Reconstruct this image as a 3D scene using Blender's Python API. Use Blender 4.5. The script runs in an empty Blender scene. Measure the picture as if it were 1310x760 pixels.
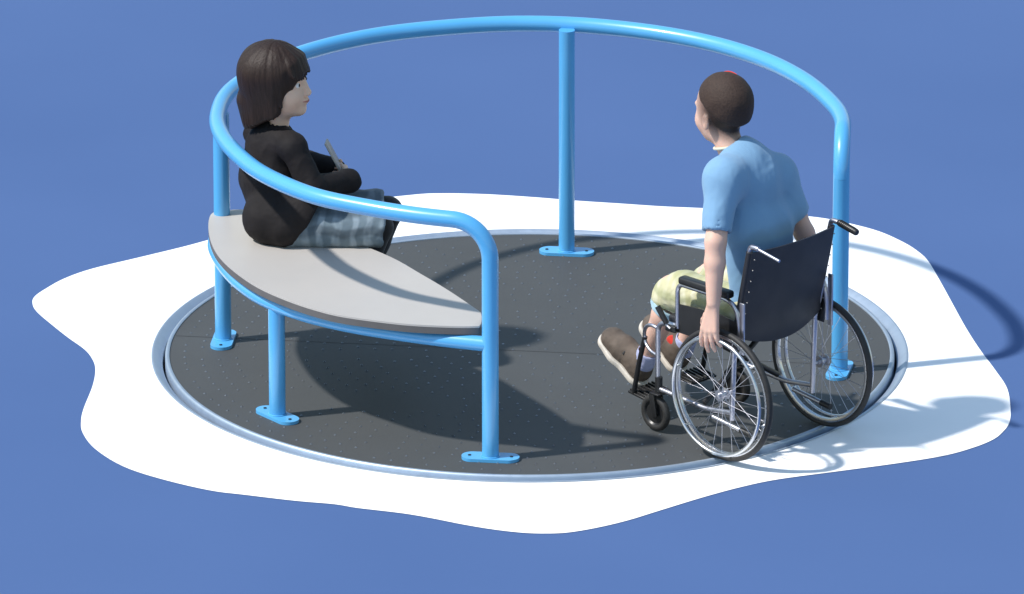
import bpy, bmesh, math, random
import numpy as np
from mathutils import Vector, Matrix, noise
random.seed(7)
SC = bpy.context.scene
C = SC.collection
R = math.radians

# ------------------------------------------------------------------ materials
def new_mat(name):
    m = bpy.data.materials.new(name); m.use_nodes = True
    nt = m.node_tree; b = nt.nodes['Principled BSDF']
    return m, nt, b
def N(nt, t, **kw):
    n = nt.nodes.new(t)
    for k, v in kw.items():
        if k.startswith('i_'):
            n.inputs[k[2:].replace('_', ' ')].default_value = v
        else: setattr(n, k, v)
    return n
def coords(nt, scale=(1, 1, 1), rot=(0, 0, 0)):
    t = nt.nodes.new('ShaderNodeTexCoord'); mp = nt.nodes.new('ShaderNodeMapping')
    mp.inputs['Scale'].default_value = scale; mp.inputs['Rotation'].default_value = rot
    nt.links.new(t.outputs['Object'], mp.inputs['Vector'])
    return mp.outputs['Vector']
def ramp(nt, fac, stops, interp='LINEAR'):
    r = nt.nodes.new('ShaderNodeValToRGB'); cr = r.color_ramp; cr.interpolation = interp
    while len(cr.elements) < len(stops): cr.elements.new(0.5)
    for e, (p, c) in zip(cr.elements, stops):
        e.position = p; e.color = (*c, 1)
    nt.links.new(fac, r.inputs['Fac']); return r.outputs['Color']
def noise_tex(nt, vec, scale, detail=4, rough=.55):
    n = nt.nodes.new('ShaderNodeTexNoise'); n.inputs['Scale'].default_value = scale
    n.inputs['Detail'].default_value = detail; n.inputs['Roughness'].default_value = rough
    nt.links.new(vec, n.inputs['Vector']); return n.outputs['Fac']
def bump(nt, b, h, strength, dist):
    n = nt.nodes.new('ShaderNodeBump'); n.inputs['Strength'].default_value = strength
    n.inputs['Distance'].default_value = dist
    nt.links.new(h, n.inputs['Height']); nt.links.new(n.outputs['Normal'], b.inputs['Normal'])
def setp(b, rough=.5, metal=0, spec=.5, coat=0, coatr=.05, sss=0, sheen=0):
    b.inputs['Roughness'].default_value = rough; b.inputs['Metallic'].default_value = metal
    b.inputs['Specular IOR Level'].default_value = spec
    b.inputs['Coat Weight'].default_value = coat; b.inputs['Coat Roughness'].default_value = coatr
    if sss:
        b.inputs['Subsurface Weight'].default_value = sss; b.inputs['Subsurface Scale'].default_value = .01
        b.inputs['Subsurface Radius'].default_value = (1, .35, .2)
    if sheen: b.inputs['Sheen Weight'].default_value = sheen
def simple(name, col, var=.08, nscale=30, rough=.5, bmp=0, bscale=200, **kw):
    m, nt, b = new_mat(name)
    v = coords(nt)
    f = noise_tex(nt, v, nscale)
    lo = tuple(c*(1-var) for c in col); hi = tuple(min(1, c*(1+var)) for c in col)
    nt.links.new(ramp(nt, f, [(.3, lo), (.7, hi)]), b.inputs['Base Color'])
    setp(b, rough, **kw)
    if bmp: bump(nt, b, noise_tex(nt, v, bscale, 3), bmp, .002)
    return m

def mat_ground():
    m, nt, b = new_mat('blue_rubber_ground')
    v = coords(nt)
    f = noise_tex(nt, v, .6, 2)
    c = ramp(nt, f, [(.3, (.062, .115, .262)), (.7, (.070, .126, .280))])
    nt.links.new(c, b.inputs['Base Color']); setp(b, .85, spec=.15)
    return m
def mat_seat():
    m, nt, b = new_mat('grey_seat_laminate')
    v = coords(nt)
    f = noise_tex(nt, v, 3, 3)
    nt.links.new(ramp(nt, f, [(.3, (.42, .395, .37)), (.7, (.45, .42, .39))]), b.inputs['Base Color'])
    setp(b, .45, spec=.4); bump(nt, b, noise_tex(nt, v, 300, 2), .15, .001)
    return m
def mat_plate():
    m, nt, b = new_mat('dark_grey_tread_plate')
    v = coords(nt)
    f = noise_tex(nt, v, 2.2, 5)
    nt.links.new(ramp(nt, f, [(.3, (.061, .064, .066)), (.7, (.070, .073, .075))]), b.inputs['Base Color'])
    setp(b, .6, spec=.25); bump(nt, b, noise_tex(nt, v, 220, 3), .25, .001)
    return m
def mat_steel(name='brushed_steel', col=(.62, .66, .72), rough=.38, metal=1.0):
    m, nt, b = new_mat(name)
    v = coords(nt)
    f = noise_tex(nt, v, 14, 4)
    nt.links.new(ramp(nt, f, [(.3, tuple(c*.9 for c in col)), (.7, col)]), b.inputs['Base Color'])
    setp(b, rough, metal=metal)
    mr = N(nt, 'ShaderNodeMapRange'); mr.inputs['To Min'].default_value = rough*.8; mr.inputs['To Max'].default_value = rough*1.25
    nt.links.new(noise_tex(nt, v, 40), mr.inputs['Value']); nt.links.new(mr.outputs['Result'], b.inputs['Roughness'])
    return m
def mat_hair(name, lo, hi, axis_scale=(60, 60, 3)):
    m, nt, b = new_mat(name)
    v = coords(nt, axis_scale)
    f = noise_tex(nt, v, 2.2, 6, .65)
    nt.links.new(ramp(nt, f, [(.25, lo), (.75, hi)]), b.inputs['Base Color'])
    setp(b, .42, spec=.45); bump(nt, b, f, .55, .004)
    return m
def mat_skin(name, c, cheek):
    m, nt, b = new_mat(name)
    v = coords(nt)
    f = noise_tex(nt, v, 16, 4)
    nt.links.new(ramp(nt, f, [(.3, c), (.75, cheek)]), b.inputs['Base Color'])
    setp(b, .5, spec=.35, sss=.15); bump(nt, b, noise_tex(nt, v, 350, 3), .12, .001)
    return m
def mat_cloth(name, lo, hi, weave=900, rough=.85, nscale=9, sheen=.2):
    m, nt, b = new_mat(name)
    v = coords(nt)
    nt.links.new(ramp(nt, noise_tex(nt, v, nscale, 4), [(.3, lo), (.7, hi)]), b.inputs['Base Color'])
    setp(b, rough, spec=.2, sheen=sheen); bump(nt, b, noise_tex(nt, v, weave, 2), .35, .001)
    return m
def mat_plaid(name, base, dark, light, sx=26, sy=20, rot=(0, 0, 0), soft=.9, wob=.05):
    m, nt, b = new_mat(name)
    v = coords(nt, (1, 1, 1), rot)
    # wobble
    nz = nt.nodes.new('ShaderNodeTexNoise'); nz.inputs['Scale'].default_value = 9; nt.links.new(v, nz.inputs['Vector'])
    ad = nt.nodes.new('ShaderNodeVectorMath'); ad.operation = 'MULTIPLY_ADD'
    nt.links.new(nz.outputs['Color'], ad.inputs[0]); ad.inputs[1].default_value = (wob, wob, wob); nt.links.new(v, ad.inputs[2])
    outs = []
    for ax, sc in (('X', sx), ('Z', sy)):
        w = nt.nodes.new('ShaderNodeTexWave'); w.wave_type = 'BANDS'; w.bands_direction = ax
        w.inputs['Scale'].default_value = sc*.32; w.inputs['Distortion'].default_value = 1.2
        w.inputs['Detail'].default_value = 2; nt.links.new(ad.outputs[0], w.inputs['Vector'])
        outs.append(ramp(nt, w.outputs['Fac'], [(.35, (0, 0, 0)), (.35+soft*.6, (1, 1, 1))]))
    mx = nt.nodes.new('ShaderNodeMix'); mx.data_type = 'RGBA'
    br = nt.nodes.new('ShaderNodeMath'); br.operation = 'MULTIPLY'; nt.links.new(outs[0], br.inputs[0])
    mr2 = nt.nodes.new('ShaderNodeMapRange'); mr2.inputs['From Min'].default_value = .35; mr2.inputs['From Max'].default_value = .6
    nt.links.new(noise_tex(nt, v, 11, 3), mr2.inputs['Value']); nt.links.new(mr2.outputs['Result'], br.inputs[1])
    nt.links.new(br.outputs[0], mx.inputs['Factor']); mx.inputs['A'].default_value = (*base, 1); mx.inputs['B'].default_value = (*light, 1)
    mx2 = nt.nodes.new('ShaderNodeMix'); mx2.data_type = 'RGBA'
    ml = nt.nodes.new('ShaderNodeMath'); ml.operation = 'MULTIPLY'; ml.inputs[1].default_value = .55
    nt.links.new(outs[1], ml.inputs[0]); nt.links.new(ml.outputs[0], mx2.inputs['Factor'])
    nt.links.new(mx.outputs['Result'], mx2.inputs['A']); mx2.inputs['B'].default_value = (*dark, 1)
    nt.links.new(mx2.outputs['Result'], b.inputs['Base Color'])
    setp(b, .85, spec=.2, sheen=.2); bump(nt, b, noise_tex(nt, v, 700, 2), .3, .001)
    return m

M = {}
M['ground'] = mat_ground()
M['white'] = simple('white_rubber_patch', (.90, .90, .90), .01, 3, .8, spec=.2)
M['pit'] = simple('pit_concrete', (.03, .03, .032), .2, 8, .9)
M['blue'] = simple('blue_powder_coat', (.085, .37, .70), .03, 6, .34, bmp=.05, bscale=120, coat=.45, coatr=.12)
M['plate'] = mat_plate()
M['stud'] = simple('worn_tread_stud', (.23, .235, .24), .3, 50, .38, metal=1)
M['seam'] = simple('dark_seam', (.03, .03, .033), .1, 8, .8)
M['ring'] = mat_steel('galvanised_ring', (.42, .50, .60), .5, .7)
M['seat'] = mat_seat()
M['seat_edge'] = simple('dark_seat_edge', (.10, .095, .095), .1, 12, .7)
M['chrome'] = mat_steel('polished_tube', (.55, .55, .60), .34, 1.0)
M['rim'] = mat_steel('aluminium_rim', (.68, .69, .71), .28, 1.0)
M['tyre'] = simple('black_rubber', (.022, .021, .021), .2, 60, .62, bmp=.2)
M['vinyl'] = simple('black_vinyl', (.018, .018, .022), .15, 20, .48, bmp=.25, bscale=260)
M['plastic'] = simple('black_plastic', (.014, .014, .015), .15, 40, .38)
M['brass'] = simple('stud_metal', (.5, .47, .42), .1, 10, .35, metal=1)
M['skin'] = mat_skin('boy_skin', (.66, .42, .33), (.74, .48, .38))
M['skin2'] = mat_skin('girl_skin', (.70, .47, .34), (.80, .55, .41))
M['hair_boy'] = mat_hair('short_dark_brown_hair', (.026, .013, .009), (.050, .028, .019), (60, 60, 60)); M['hair_boy'].node_tree.nodes['Principled BSDF'].inputs['Roughness'].default_value = .75
M['hair_girl'] = mat_hair('dark_brown_bob_hair', (.016, .009, .007), (.036, .021, .016), (60, 60, 4))
M['hair_girl'].node_tree.nodes['Principled BSDF'].inputs['Specular IOR Level'].default_value = .25; M['hair_girl'].node_tree.nodes['Principled BSDF'].inputs['Roughness'].default_value = .5
M['shirt'] = mat_cloth('light_blue_cotton', (.18, .33, .50), (.20, .36, .54))
M['collar'] = mat_cloth('cream_trim', (.6, .58, .45), (.65, .62, .5))
M['shorts'] = mat_plaid('pale_yellow_plaid', (.52, .49, .30), (.30, .32, .15), (.66, .63, .47), 20, 16, wob=.08)
M['hem'] = mat_cloth('pale_blue_hem', (.30, .46, .55), (.38, .54, .62))
M['suede'] = simple('brown_suede', (.105, .080, .062), .25, 25, .8, bmp=.4, bscale=300)
M['sole'] = simple('off_white_sole', (.62, .57, .50), .08, 30, .7)
M['sock'] = mat_cloth('lavender_sock', (.35, .38, .58), (.42, .45, .65))
M['red'] = mat_cloth('red_lining_and_highlight', (.5, .03, .02), (.6, .05, .03))  # shoe lining; also colours the painted highlight on the boy's crown
M['jacket'] = mat_cloth('black_brown_jacket', (.010, .0085, .009), (.019, .016, .0165), 600, .75, 7, .0)
M['skirt'] = mat_plaid('grey_blue_plaid', (.13, .175, .21), (.035, .048, .062), (.25, .31, .36), 19, 15, soft=.8, wob=.075)
M['tights'] = mat_cloth('black_tights', (.010, .010, .011), (.016, .015, .016), 900, .7)
M['paper'] = simple('silver_grey_booklet', (.36, .32, .29), .1, 20, .35)
M['eye_white'] = simple('eye_white', (.75, .73, .70), .02, 10, .25)
M['iris'] = simple('dark_iris', (.02, .012, .008), .1, 60, .15)
M['lip'] = simple('lip_skin', (.42, .15, .13), .1, 60, .45)

# ------------------------------------------------------------------ object helpers
def link_mesh(name, me, mat, parent=None):
    o = bpy.data.objects.new(name, me); C.objects.link(o)
    mats = mat if isinstance(mat, (list, tuple)) else [mat]
    for m in mats: me.materials.append(m)
    if parent: o.parent = parent
    return o
def smooth(me, ang=40):
    me.polygons.foreach_set('use_smooth', [True]*len(me.polygons)); me.update()
    try: me.set_sharp_from_angle(angle=R(ang))
    except Exception: pass
def obj(name, bm, mat, parent=None, ang=40):
    bmesh.ops.recalc_face_normals(bm, faces=bm.faces)
    me = bpy.data.meshes.new(name); bm.to_mesh(me); bm.free(); smooth(me, ang)
    return link_mesh(name, me, mat, parent)
def empty(name, loc, rz=0, label=None, cat=None, group=None):
    o = bpy.data.objects.new(name, None); C.objects.link(o); o.empty_display_size = .1
    o.location = loc; o.rotation_euler = (0, 0, rz)
    if label: o['label'] = label
    if cat: o['category'] = cat
    if group: o['group'] = group
    return o
def tube(bm, pts, r, seg=16, closed=False, cap=True, flat=None):
    """sweep a circle along points (parallel transport). r scalar or list."""
    pts = [Vector(p) for p in pts]; n = len(pts)
    rs = r if isinstance(r, (list, tuple)) else [r]*n
    tans = []
    for i in range(n):
        a = pts[(i-1) % n] if (closed or i > 0) else pts[i]
        b = pts[(i+1) % n] if (closed or i < n-1) else pts[i]
        tans.append((b-a).normalized())
    t0 = tans[0]; up = Vector((0, 0, 1)) if abs(t0.z) < .9 else Vector((1, 0, 0))
    nrm = (up - t0*up.dot(t0)).normalized(); rings = []
    for i in range(n):
        t = tans[i]; nrm = (nrm - t*nrm.dot(t)).normalized(); bi = t.cross(nrm)
        rings.append([bm.verts.new(pts[i] + (nrm*math.cos(2*math.pi*k/seg) + bi*math.sin(2*math.pi*k/seg)*(flat or 1))*rs[i]) for k in range(seg)])
    m = n if closed else n-1
    for i in range(m):
        a, b = rings[i], rings[(i+1) % n]
        for k in range(seg):
            bm.faces.new((a[k], a[(k+1) % seg], b[(k+1) % seg], b[k]))
    if cap and not closed:
        bm.faces.new(rings[0][::-1]); bm.faces.new(rings[-1])
def arc_fillet(a, c, b, rad, n=8):
    """points rounding the corner c between a and b with a tangent distance rad"""
    a, b, c = Vector(a), Vector(b), Vector(c)
    p = c + (a-c).normalized()*rad; q = c + (b-c).normalized()*rad
    out = []
    for i in range(n+1):
        t = i/n
        w = math.sqrt(.5)
        den = (1-t)**2 + 2*w*t*(1-t) + t*t
        out.append((p*(1-t)**2 + c*2*w*t*(1-t) + q*t*t)/den)
    return out
def poly_tube(bm, pts, r, fil=.02, seg=12, n=5):
    pts = [Vector(p) for p in pts]; out = [pts[0]]
    for i in range(1, len(pts)-1):
        d = min(fil, (pts[i]-pts[i-1]).length*.45, (pts[i+1]-pts[i]).length*.45)
        out += arc_fillet(pts[i-1], pts[i], pts[i+1], d, n)
    out.append(pts[-1]); tube(bm, out, r, seg)
def lathe(bm, prof, seg=128, center=(0, 0, 0), axis='z', closed=False):
    rings = []
    for (r, z) in prof:
        ring = []
        for k in range(seg):
            a = 2*math.pi*k/seg
            if axis == 'z': p = (center[0]+r*math.cos(a), center[1]+r*math.sin(a), center[2]+z)
            else: p = (center[0]+r*math.cos(a), center[1]+z, center[2]+r*math.sin(a))
            ring.append(bm.verts.new(p))
        rings.append(ring)
    m = len(rings) if closed else len(rings)-1
    for i in range(m):
        a, b = rings[i], rings[(i+1) % len(rings)]
        for k in range(seg): bm.faces.new((a[k], a[(k+1) % seg], b[(k+1) % seg], b[k]))
    return rings
def prism(bm, pts2, z0, z1, bev=0, mat_side=0, mat_top=0):
    """extruded polygon (ccw list of xy)"""
    lo = [bm.verts.new((x, y, z0)) for x, y in pts2]; hi = [bm.verts.new((x, y, z1)) for x, y in pts2]
    n = len(pts2)
    ft = bm.faces.new(hi); fb = bm.faces.new(lo[::-1]); ft.material_index = mat_top; fb.material_index = mat_side
    sides = []
    for i in range(n):
        f = bm.faces.new((lo[i], lo[(i+1) % n], hi[(i+1) % n], hi[i])); f.material_index = mat_side; sides.append(f)
    if bev:
        es = [e for e in bm.edges if e in ft.edges]
        bmesh.ops.bevel(bm, geom=list(ft.edges), offset=bev, segments=3, profile=.5, affect='EDGES')
def box(bm, c, s, rot=None, bev=0):
    r = bmesh.ops.create_cube(bm, size=1)
    vs = r['verts']
    for v in vs:
        p = Vector((v.co.x*s[0], v.co.y*s[1], v.co.z*s[2]))
        if rot: p = rot @ p
        v.co = p + Vector(c)
    if bev:
        es = set(e for v in vs for e in v.link_edges)
        bmesh.ops.bevel(bm, geom=list(es), offset=bev, segments=3, profile=.5, affect='EDGES')
def catmull(P, n=6, closed=True):
    out = []; L = len(P)
    for i in range(L if closed else L-1):
        p0, p1, p2, p3 = (Vector(P[(i+j) % L]) if closed else Vector(P[min(max(i+j, 0), L-1)]) for j in (-1, 0, 1, 2))
        for k in range(n):
            t = k/n
            out.append(.5*((2*p1) + (p2-p0)*t + (2*p0-5*p1+4*p2-p3)*t*t + (3*p1-p0-3*p2+p3)*t**3))
    if not closed: out.append(Vector(P[-1]))
    return out

# ------------------------------------------------------------------ SDF figures
class SDF:
    def __init__(s, lo, hi, h):
        s.lo = np.array(lo, float); s.h = h
        s.n = np.ceil((np.array(hi)-s.lo)/h).astype(int)+1
        s.d = np.full(tuple(s.n), .08, np.float32)
    def _block(s, blo, bhi, m):
        i0 = np.maximum(np.floor((np.array(blo)-m-s.lo)/s.h).astype(int), 0)
        i1 = np.minimum(np.ceil((np.array(bhi)+m-s.lo)/s.h).astype(int)+1, s.n)
        if np.any(i1 <= i0): return None
        ax = [(s.lo[k]+s.h*np.arange(i0[k], i1[k])).astype(np.float32) for k in range(3)]
        X, Y, Z = np.meshgrid(*ax, indexing='ij', sparse=True)
        return tuple(slice(i0[k], i1[k]) for k in range(3)), X, Y, Z
    def _comb(s, sl, d, k, op):
        o = s.d[sl]
        if op == 'add':
            if k > 0:
                h = np.clip(.5+.5*(o-d)/k, 0, 1); s.d[sl] = o*(1-h)+d*h-k*h*(1-h)
            else: s.d[sl] = np.minimum(o, d)
        elif op == 'sub':
            d = -d
            if k > 0:
                h = np.clip(.5-.5*(o-d)/k, 0, 1); s.d[sl] = o*(1-h)+d*h+k*h*(1-h)
            else: s.d[sl] = np.maximum(o, d)
    def cap(s, a, b, r1, r2=None, k=.02, sc=None, dirn=None, op='add'):
        """tapered capsule; sc/dirn: squash factor of the section along direction dirn"""
        a = np.array(a, float); b = np.array(b, float); r2 = r1 if r2 is None else r2
        rm = max(r1, r2)*(1.0 if not sc else max(1, sc))
        bl = s._block(np.minimum(a, b)-rm, np.maximum(a, b)+rm, max(k, .01)+s.h*3)
        if bl is None: return
        sl, X, Y, Z = bl
        ab = b-a; L2 = max(ab@ab, 1e-12)
        t = np.clip(((X-a[0])*ab[0]+(Y-a[1])*ab[1]+(Z-a[2])*ab[2])/L2, 0, 1)
        dx = X-a[0]-ab[0]*t; dy = Y-a[1]-ab[1]*t; dz = Z-a[2]-ab[2]*t
        if sc:
            u = np.array(dirn, float); u /= np.linalg.norm(u)
            c = dx*u[0]+dy*u[1]+dz*u[2]; f = c*(1/sc-1)
            dx = dx+u[0]*f; dy = dy+u[1]*f; dz = dz+u[2]*f
            d = (np.sqrt(dx*dx+dy*dy+dz*dz)-(r1+(r2-r1)*t))*min(1, sc)
        else:
            d = np.sqrt(dx*dx+dy*dy+dz*dz)-(r1+(r2-r1)*t)
        s._comb(sl, d.astype(np.float32), k, op)
    def ell(s, c, r, rot=None, k=.02, op='add'):
        c = np.array(c, float); r = np.array(r, float); rm = r.max()
        bl = s._block(c-rm, c+rm, max(k, .01)+s.h*3)
        if bl is None: return
        sl, X, Y, Z = bl
        A = np.array(rot if rot is not None else np.eye(3), float)   # columns = axes
        x, y, z = X-c[0], Y-c[1], Z-c[2]
        q = [(x*A[0, i]+y*A[1, i]+z*A[2, i]) for i in range(3)]
        k0 = np.sqrt(sum((q[i]/r[i])**2 for i in range(3))); k1 = np.sqrt(sum((q[i]/r[i]**2)**2 for i in range(3)))
        s._comb(sl, (k0*(k0-1)/np.maximum(k1, 1e-6)).astype(np.float32), k, op)
    def plane(s, p, nrm, k=0, near=None):
        """remove everything on the side the normal points to (optionally only within radius near=(c,r))"""
        p = np.array(p, float); nrm = np.array(nrm, float)/np.linalg.norm(nrm)
        if near: bl = s._block(np.array(near[0])-near[1], np.array(near[0])+near[1], 0)
        else: bl = s._block(s.lo, s.lo+s.h*(s.n-1), s.h)
        sl, X, Y, Z = bl
        d = -((X-p[0])*nrm[0]+(Y-p[1])*nrm[1]+(Z-p[2])*nrm[2])
        if near:
            c, r = near
            rr = np.sqrt((X-c[0])**2+(Y-c[1])**2+(Z-c[2])**2)-r
            d = np.maximum(d, -rr) * 1.0   # only inside the sphere
            d = np.where(rr < 0, -((X-p[0])*nrm[0]+(Y-p[1])*nrm[1]+(Z-p[2])*nrm[2]), 9.)
        s._comb(sl, d.astype(np.float32), k, 'sub')
    def mesh(s, name, mat, parent=None, fn=None, it=1):
        d = s.d; S = d < 0; nx, ny, nz = d.shape; h = s.h
        # cells with mixed sign
        c = np.zeros((nx-1, ny-1, nz-1), np.int8)
        for i in (0, 1):
            for j in (0, 1):
                for k in (0, 1): c += S[i:nx-1+i, j:ny-1+j, k:nz-1+k]
        act = (c > 0) & (c < 8); idx = np.argwhere(act)
        vid = np.full(act.shape, -1, np.int64); vid[act] = np.arange(len(idx))
        acc = np.zeros((len(idx), 3)); cnt = np.zeros(len(idx))
        I, J, K = idx.T
        for ax in range(3):
            o = [a for a in range(3) if a != ax]
            for p in (0, 1):
                for q in (0, 1):
                    off = [0, 0, 0]; off[o[0]] = p; off[o[1]] = q
                    off2 = list(off); off2[ax] = 1
                    a = d[I+off[0], J+off[1], K+off[2]]; b = d[I+off2[0], J+off2[1], K+off2[2]]
                    m = (a < 0) != (b < 0); t = np.where(m, a/np.where(m, a-b, 1), 0)
                    P = np.tile(np.array(off, float), (len(idx), 1)); P[:, ax] = t
                    acc[m] += P[m]; cnt[m] += 1
        V = (idx+acc/cnt[:, None])*h+s.lo
        F = []
        for ax in range(3):
            sl0 = [slice(None)]*3; sl1 = [slice(None)]*3
            sl0[ax] = slice(0, -1); sl1[ax] = slice(1, None)
            a, b = S[tuple(sl0)], S[tuple(sl1)]
            o = [q for q in range(3) if q != ax]
            x = np.argwhere(a != b)
            ok = (x[:, o[0]] > 0) & (x[:, o[1]] > 0) & (x[:, o[0]] < d.shape[o[0]]-1) & (x[:, o[1]] < d.shape[o[1]]-1)
            x = x[ok]
            def g(p, q):
                y = x.copy(); y[:, o[0]] -= p; y[:, o[1]] -= q
                return vid[y[:, 0], y[:, 1], y[:, 2]]
            quad = np.stack([g(1, 1), g(0, 1), g(0, 0), g(1, 0)], 1)
            fl = a[tuple(x.T)]
            if ax == 1: fl = ~fl
            quad[~fl] = quad[~fl][:, ::-1]
            F.append(quad)
        F = np.concatenate(F); F = F[(F >= 0).all(1)]
        # laplacian smoothing
        for _ in range(it):
            sm = np.zeros_like(V); ct = np.zeros(len(V))
            for k in range(4):
                np.add.at(sm, F[:, k], V[F[:, (k+1) % 4]]); np.add.at(ct, F[:, k], 1)
                np.add.at(sm, F[:, k], V[F[:, (k-1) % 4]]); np.add.at(ct, F[:, k], 1)
            V = V*.45+(sm/np.maximum(ct, 1)[:, None])*.55
        if fn:
            # vertex normals
            A = V[F[:, 2]]-V[F[:, 0]]; B = V[F[:, 3]]-V[F[:, 1]]; fn_ = np.cross(A, B)
            Nn = np.zeros_like(V)
            for k in range(4): np.add.at(Nn, F[:, k], fn_)
            Nn /= np.maximum(np.linalg.norm(Nn, axis=1), 1e-12)[:, None]
            V = fn(V, Nn)
        me = bpy.data.meshes.new(name)
        me.vertices.add(len(V)); me.vertices.foreach_set('co', V.astype(np.float32).ravel())
        me.loops.add(len(F)*4); me.loops.foreach_set('vertex_index', F.astype(np.int32).ravel())
        me.polygons.add(len(F)); me.polygons.foreach_set('loop_start', np.arange(0, len(F)*4, 4, dtype=np.int32))
        me.update(calc_edges=True); me.validate()
        me.polygons.foreach_set('use_smooth', [True]*len(me.polygons)); me.update()
        return link_mesh(name, me, mat, parent)

def folds(specs, seed=0.):
    """cloth relief: list of (amplitude, scale xyz) noise layers displacing along the normal"""
    def f(V, Nn):
        out = np.zeros(len(V))
        for q, (amp, sc) in enumerate(specs):
            s0 = Vector((seed+q*7.3, seed*1.7-q*3.1, q*5.7))
            for i, v in enumerate(V):
                n = noise.noise(Vector((v[0]*sc[0], v[1]*sc[1], v[2]*sc[2]))+s0)
                out[i] += amp*(1-2.2*abs(n))*.7
        return V+Nn*out[:, None]
    return f

def yaw_mat(a, pitch=0, roll=0):
    m = Matrix.Rotation(a, 3, 'Z') @ Matrix.Rotation(pitch, 3, 'Y') @ Matrix.Rotation(roll, 3, 'X')
    return np.array([[m[i][j] for j in range(3)] for i in range(3)])

def head_sdf(s, c, A, S=1.0, ears=True):
    """adds a head: c centre, A axes matrix (x forward, y left, z up), S scale"""
    c = np.array(c, float)
    P = lambda x, y, z: c + A @ (np.array([x, y, z])*S)
    E = lambda p, r, k=.015, op='add': s.ell(P(*p), np.array(r)*S, A, k*S, op)
    Cp = lambda a, b, r1, r2, k=.01: s.cap(P(*a), P(*b), r1*S, r2*S, k*S)
    E((-.012, 0, .028), (.100, .080, .092), .02)
    E((.028, 0, -.025), (.064, .064, .080), .03)
    E((.040, 0, -.062), (.046, .048, .046), .025)
    E((.070, 0, -.093), (.019, .022, .017), .02)
    for y in (-1, 1):
        E((.058, y*.036, -.035), (.030, .024, .028), .02)        # cheeks
        E((.096, y*.031, .004), (.016, .019, .012), .008, 'sub')   # eye sockets
        Cp((.086, y*.016, .022), (.076, y*.046, .021), .0065, .005, .012)  # brow ridge
        E((.098, y*.009, -.035), (.0085, .007, .006), .006)
        if ears:
            E((-.004, y*.080, -.024), (.017, .008, .025), .006)
            E((.002, y*.088, -.022), (.009, .005, .015), .003, 'sub')
            E((-.002, y*.079, -.043), (.008, .006, .008), .005)
    Cp((.086, 0, .010), (.104, 0, -.030), .0065, .0105, .012)
    E((.091, 0, -.055), (.012, .020, .0055), .006)
    E((.088, 0, -.066), (.012, .017, .0065), .006)
    E((.099, 0, -.0605), (.010, .022, .0016), .002, 'sub')
    return P

def hand_sdf(s, wrist, palm_dir, side, thick, L=.085, curl=.35, spread=.12, rad=.0062, w=1.0):
    W_ = w
    """palm_dir: towards the fingers; side: from little to index finger; thick: palm normal (the way the fingers curl)"""
    w = np.array(wrist, float); d = np.array(palm_dir, float); d /= np.linalg.norm(d)
    t = np.array(thick, float); t -= d*(t@d); t /= np.linalg.norm(t)
    u = np.array(side, float); u -= d*(u@d)+t*(u@t); u /= np.linalg.norm(u)
    pl = L*.95
    kn = []
    for i, o in enumerate((1.5, .5, -.5, -1.5)):
        base = w + d*pl*(.95, 1.0, .95, .86)[i] + u*o*.0135*W_
        s.cap(w+u*o*.007*W_+d*.008, base, .0115, .0095*W_**.5, .008)
        kn.append((base, o))
    for i, (b, o) in enumerate(kn):
        fl = L*(.78, .88, .82, .64)[i]; p = b; dr = d+u*o*spread*.4; dr /= np.linalg.norm(dr)
        for j, fr in enumerate((.44, .32, .24)):
            a = curl*(.5, 1.0, .8)[j]*(1+.15*i)
            dr = dr*math.cos(a)+t*math.sin(a); q = p+dr*fl*fr
            s.cap(p, q, rad*(1.12, 1.0, .92)[j], rad*(1.02, .93, .78)[j], .0015 if j else .004)
            p = q
    # thumb: leaves the index side near the wrist
    p = w+d*pl*.22+u*.012; dr = d*.72+u*.62+t*.35; dr /= np.linalg.norm(dr)
    for j, fr in enumerate((.36, .34, .26)):
        q = p+dr*L*fr*1.0; s.cap(p, q, (.0105, .0078, .0072)[j], (.0082, .0072, .0058)[j], .005)
        p = q; dr = dr+d*.25+t*.1; dr /= np.linalg.norm(dr)
    return kn

# ------------------------------------------------------------------ ground
BLOB = [(-1.091,1.156),(-1.188,1.073),(-1.338,0.959),(-1.488,0.845),(-1.576,0.745),(-1.633,0.643),(-1.667,0.563),(-1.672,0.493),(-1.653,0.404),(-1.593,0.264),(-1.535,0.139),(-1.478,0.026),(-1.448,-0.071),(-1.434,-0.175),(-1.437,-0.333),(-1.457,-0.547),(-1.461,-0.667),(-1.451,-0.784),(-1.405,-0.935),(-1.311,-1.096),(-1.188,-1.213),(-1.027,-1.321),(-0.908,-1.365),(-0.749,-1.419),(-0.622,-1.451),(-0.549,-1.485),(-0.405,-1.534),(-0.310,-1.580),(-0.215,-1.634),(-0.121,-1.679),(-0.027,-1.710),(0.049,-1.718),(0.124,-1.708),(0.219,-1.662),(0.314,-1.597),(0.410,-1.513),(0.554,-1.388),(0.676,-1.295),(0.794,-1.225),(0.991,-1.149),(1.188,-1.073),(1.339,-1.002),(1.440,-0.922),(1.502,-0.850),(1.535,-0.780),(1.560,-0.694),(1.570,-0.567),(1.568,-0.363),(1.536,-0.179),(1.492,0.033),(1.455,0.249),(1.420,0.494),(1.389,0.711),(1.357,0.916),(1.326,1.020),(1.279,1.119),(1.199,1.235),(1.101,1.320),(1.033,1.365),(0.949,1.400),(0.762,1.457),(0.598,1.484),(0.455,1.504),(0.314,1.534),(0.172,1.563),(0.028,1.600),(-0.114,1.630),(-0.210,1.642),(-0.305,1.646),(-0.400,1.632),(-0.615,1.547),(-0.855,1.363)]
blob = catmull([(x, y, 0) for x, y in BLOB], 5)
RI = 1.249
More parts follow.
